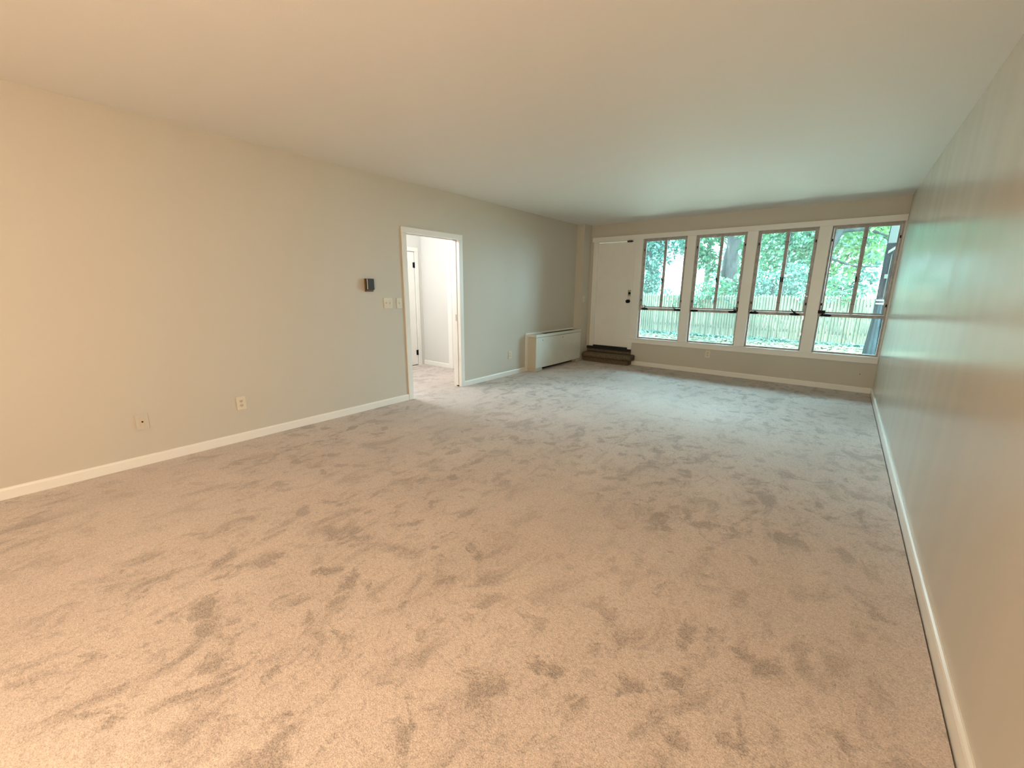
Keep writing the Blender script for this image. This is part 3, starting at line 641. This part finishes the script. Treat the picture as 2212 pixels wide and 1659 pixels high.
for (x, y, z, r), lb in zip(hedge, hlab):
    tree('hedge_shrub', lb, 'shrub', (x, y, GZ), [(x, y, GZ), (x, y, 1.0), (x, y, z)], [0.08, 0.06, 0.03],
         [(x, y, z, r, r * 0.8, 1.9), (x, y - 0.4, 0.9, r * 0.9, r * 0.7, 0.8)], 75, 0.20, M_leafb, group='hedge shrubs beyond the fence')
bgt = [(-7.8, 28, 5.5, 2.6, M_leafb), (-3.6, 31, 7.0, 2.7, M_leaf), (1.4, 29, 5.8, 2.9, M_leaf), (6.4, 27, 5.6, 2.9, M_leafy)]
blab = ['far tree left of the white house beyond the fence', 'far tree rising above the white house', 'far tree behind the thick trunk beyond the fence', 'far tree at the right beyond the fence']
for (x, y, z, r, m), lb in zip(bgt, blab):
    tree('background_tree', lb, 'tree', (x, y, GZ), [(x, y, GZ), (x + 0.1, y, 2), (x, y, z)], [0.22, 0.18, 0.1],
         [(x, y, z, r, r * 0.8, r * 0.75), (x - r * 0.4, y - 0.3, z - r * 0.5, r * 0.55, r * 0.55, r * 0.5), (x + r * 0.4, y - 0.3, z - r * 0.5, r * 0.55, r * 0.55, r * 0.5)], 45, 0.27, m, group='trees far beyond the fence')

# vines climbing the fence and leaf litter along its foot
vn = root('fence_vine', (2.0, FY - 0.03, GZ), 'pale bare vine stems climbing the fence', 'vine')
for pts in ([(1.95, 12.935, GZ), (1.99, 12.93, 0.35), (1.93, 12.93, 0.6), (2.05, 12.93, 0.95), (2.01, 12.93, 1.2)],
            [(2.15, 12.935, GZ), (2.03, 12.93, 0.3), (2.13, 12.93, 0.55), (2.04, 12.93, 0.8)],
            [(3.45, 12.935, GZ), (3.36, 12.93, 0.3), (3.42, 12.93, 0.5), (3.3, 12.93, 0.85)],
            [(0.42, 12.935, GZ), (0.38, 12.93, 0.3), (0.46, 12.93, 0.6), (0.4, 12.93, 0.95)]):
    k = MB(); k.tube(pts, [0.03, 0.026, 0.02, 0.016, 0.01][:len(pts)], 7); k.build('stem', mat('pale_stem', (0.62, 0.62, 0.55), 0.8), vn, smooth=True)
n = 5200; P = np.stack([RNG.uniform(-3, 6.4, n), FY - 0.42 - np.abs(RNG.normal(0, 0.5, n)), np.full(n, GZ + 0.03) + RNG.uniform(0, 0.03, n)], 1)
tag(leaves_mesh('leaf_litter', P, 0.10, M_litter, None, flat=True), 'scattered fallen leaves along the foot of the fence', 'leaves', kind='stuff')
n = 2400; P = np.stack([RNG.uniform(-3, 6.4, n), FY - 0.08 - RNG.uniform(0, 0.25, n), np.full(n, GZ) + RNG.uniform(0.02, 0.12, n)], 1)
tag(leaves_mesh('ground_cover', P, 0.09, M_leafb, None), 'low green ground cover growing against the fence', 'plants', kind='stuff')

# neighbour's white house
hs = root('white_house', (-9.4, 36, GZ), 'bright white neighbouring house glimpsed through the left windows', 'house')
box('wall', M_house, hs, -13.2, -5.2, 36, 42, GZ, 4.6)
k = MB(); k.extrude_poly([(-13.6, 0, 4.6), (-4.8, 0, 4.6), (-9.2, 0, 6.9)], (0, 35.6, 0), (0, 42.4, 0)); k.build('roof', M_roof, hs)
wn1 = box('window_frame', M_trim, hs, -12.2, -11.0, 35.94, 36.0, 1.4, 3.0); box('pane', M_slot, wn1, -12.1, -11.1, 35.92, 35.945, 1.5, 2.9)

# dark privacy screen and tied grey cover, outside the rightmost window
ps = root('privacy_screen', (4.6, 8.2, GZ), 'tall dark slatted screen with pale cleats outside the rightmost window', 'screen')
SX = 4.478
for q in range(6): box('slat', M_screen, ps, SX + q * 0.045, SX + q * 0.045 + 0.040, 8.19, 8.215, GZ, 2.05)
box('post', M_screen, ps, SX - 0.008, SX - 0.001, 8.185, 8.24, GZ, 2.3)
box('backing', M_screen, ps, SX, SX + 0.27, 8.2155, 8.235, GZ, 2.05)
box('cap_panel', M_cap, ps, SX, SX + 0.27, 8.18, 8.24, 2.051, 2.5, bevel=0.004)
k = MB(); k.extrude_poly([(SX + 0.02, 0, 1.905), (SX + 0.12, 0, 1.99), (SX + 0.12, 0, 2.03), (SX + 0.02, 0, 1.945)], (0, 8.15, 0), (0, 8.188, 0)); k.build('cleat', M_cleat, ps)
for (cx, cz, w_) in ((SX + 0.03, 1.56, 0.04), (SX + 0.088, 1.63, 0.02), (SX + 0.075, 1.18, 0.04), (SX + 0.12, 0.83, 0.02)):
    box('cleat', M_cleat, ps, cx, cx + w_, 8.15, 8.188, cz, cz + 0.06)
box('rail', M_cleat, ps, SX + 0.064, SX + 0.069, 8.17, 8.189, GZ, 1.9)
cv = root('tied_cover', (4.49, 8.1, GZ), 'grey pleated cloth cover tied with white bands against the dark screen', 'cover')
k = MB(); rows = []; nseg = 28
for z, r, cx in ((1.28, 0.026, 4.515), (1.24, 0.036, 4.512), (1.18, 0.034, 4.510), (1.0, 0.043, 4.508), (0.7, 0.056, 4.503), (0.4, 0.07, 4.498), (0.1, 0.083, 4.494), (GZ, 0.086, 4.493)):
    rows.append([(cx + r * (1 + 0.16 * math.cos(7 * a)) * math.cos(a), 8.08 + 0.75 * r * (1 + 0.16 * math.cos(7 * a)) * math.sin(a), z) for a in np.linspace(0, 2 * math.pi, nseg, endpoint=False)])
vs = [p for r in rows for p in r]; nr = len(rows)
fs = [tuple(range(nseg)), tuple(range((nr - 1) * nseg, nr * nseg))[::-1]] + [(j * nseg + q, (j + 1) * nseg + q, (j + 1) * nseg + (q + 1) % nseg, j * nseg + (q + 1) % nseg) for j in range(nr - 1) for q in range(nseg)]
k.add(vs, fs).build('cloth', M_cover, cv, smooth=True)
for z in (1.243, 1.195):
    k = MB(); k.lathe((4.511, 8.08, z), (0, 0, 1), [(0, 0.04), (0.002, 0.043), (0.016, 0.043), (0.018, 0.04)], 18); k.build('tie', M_tie, cv)
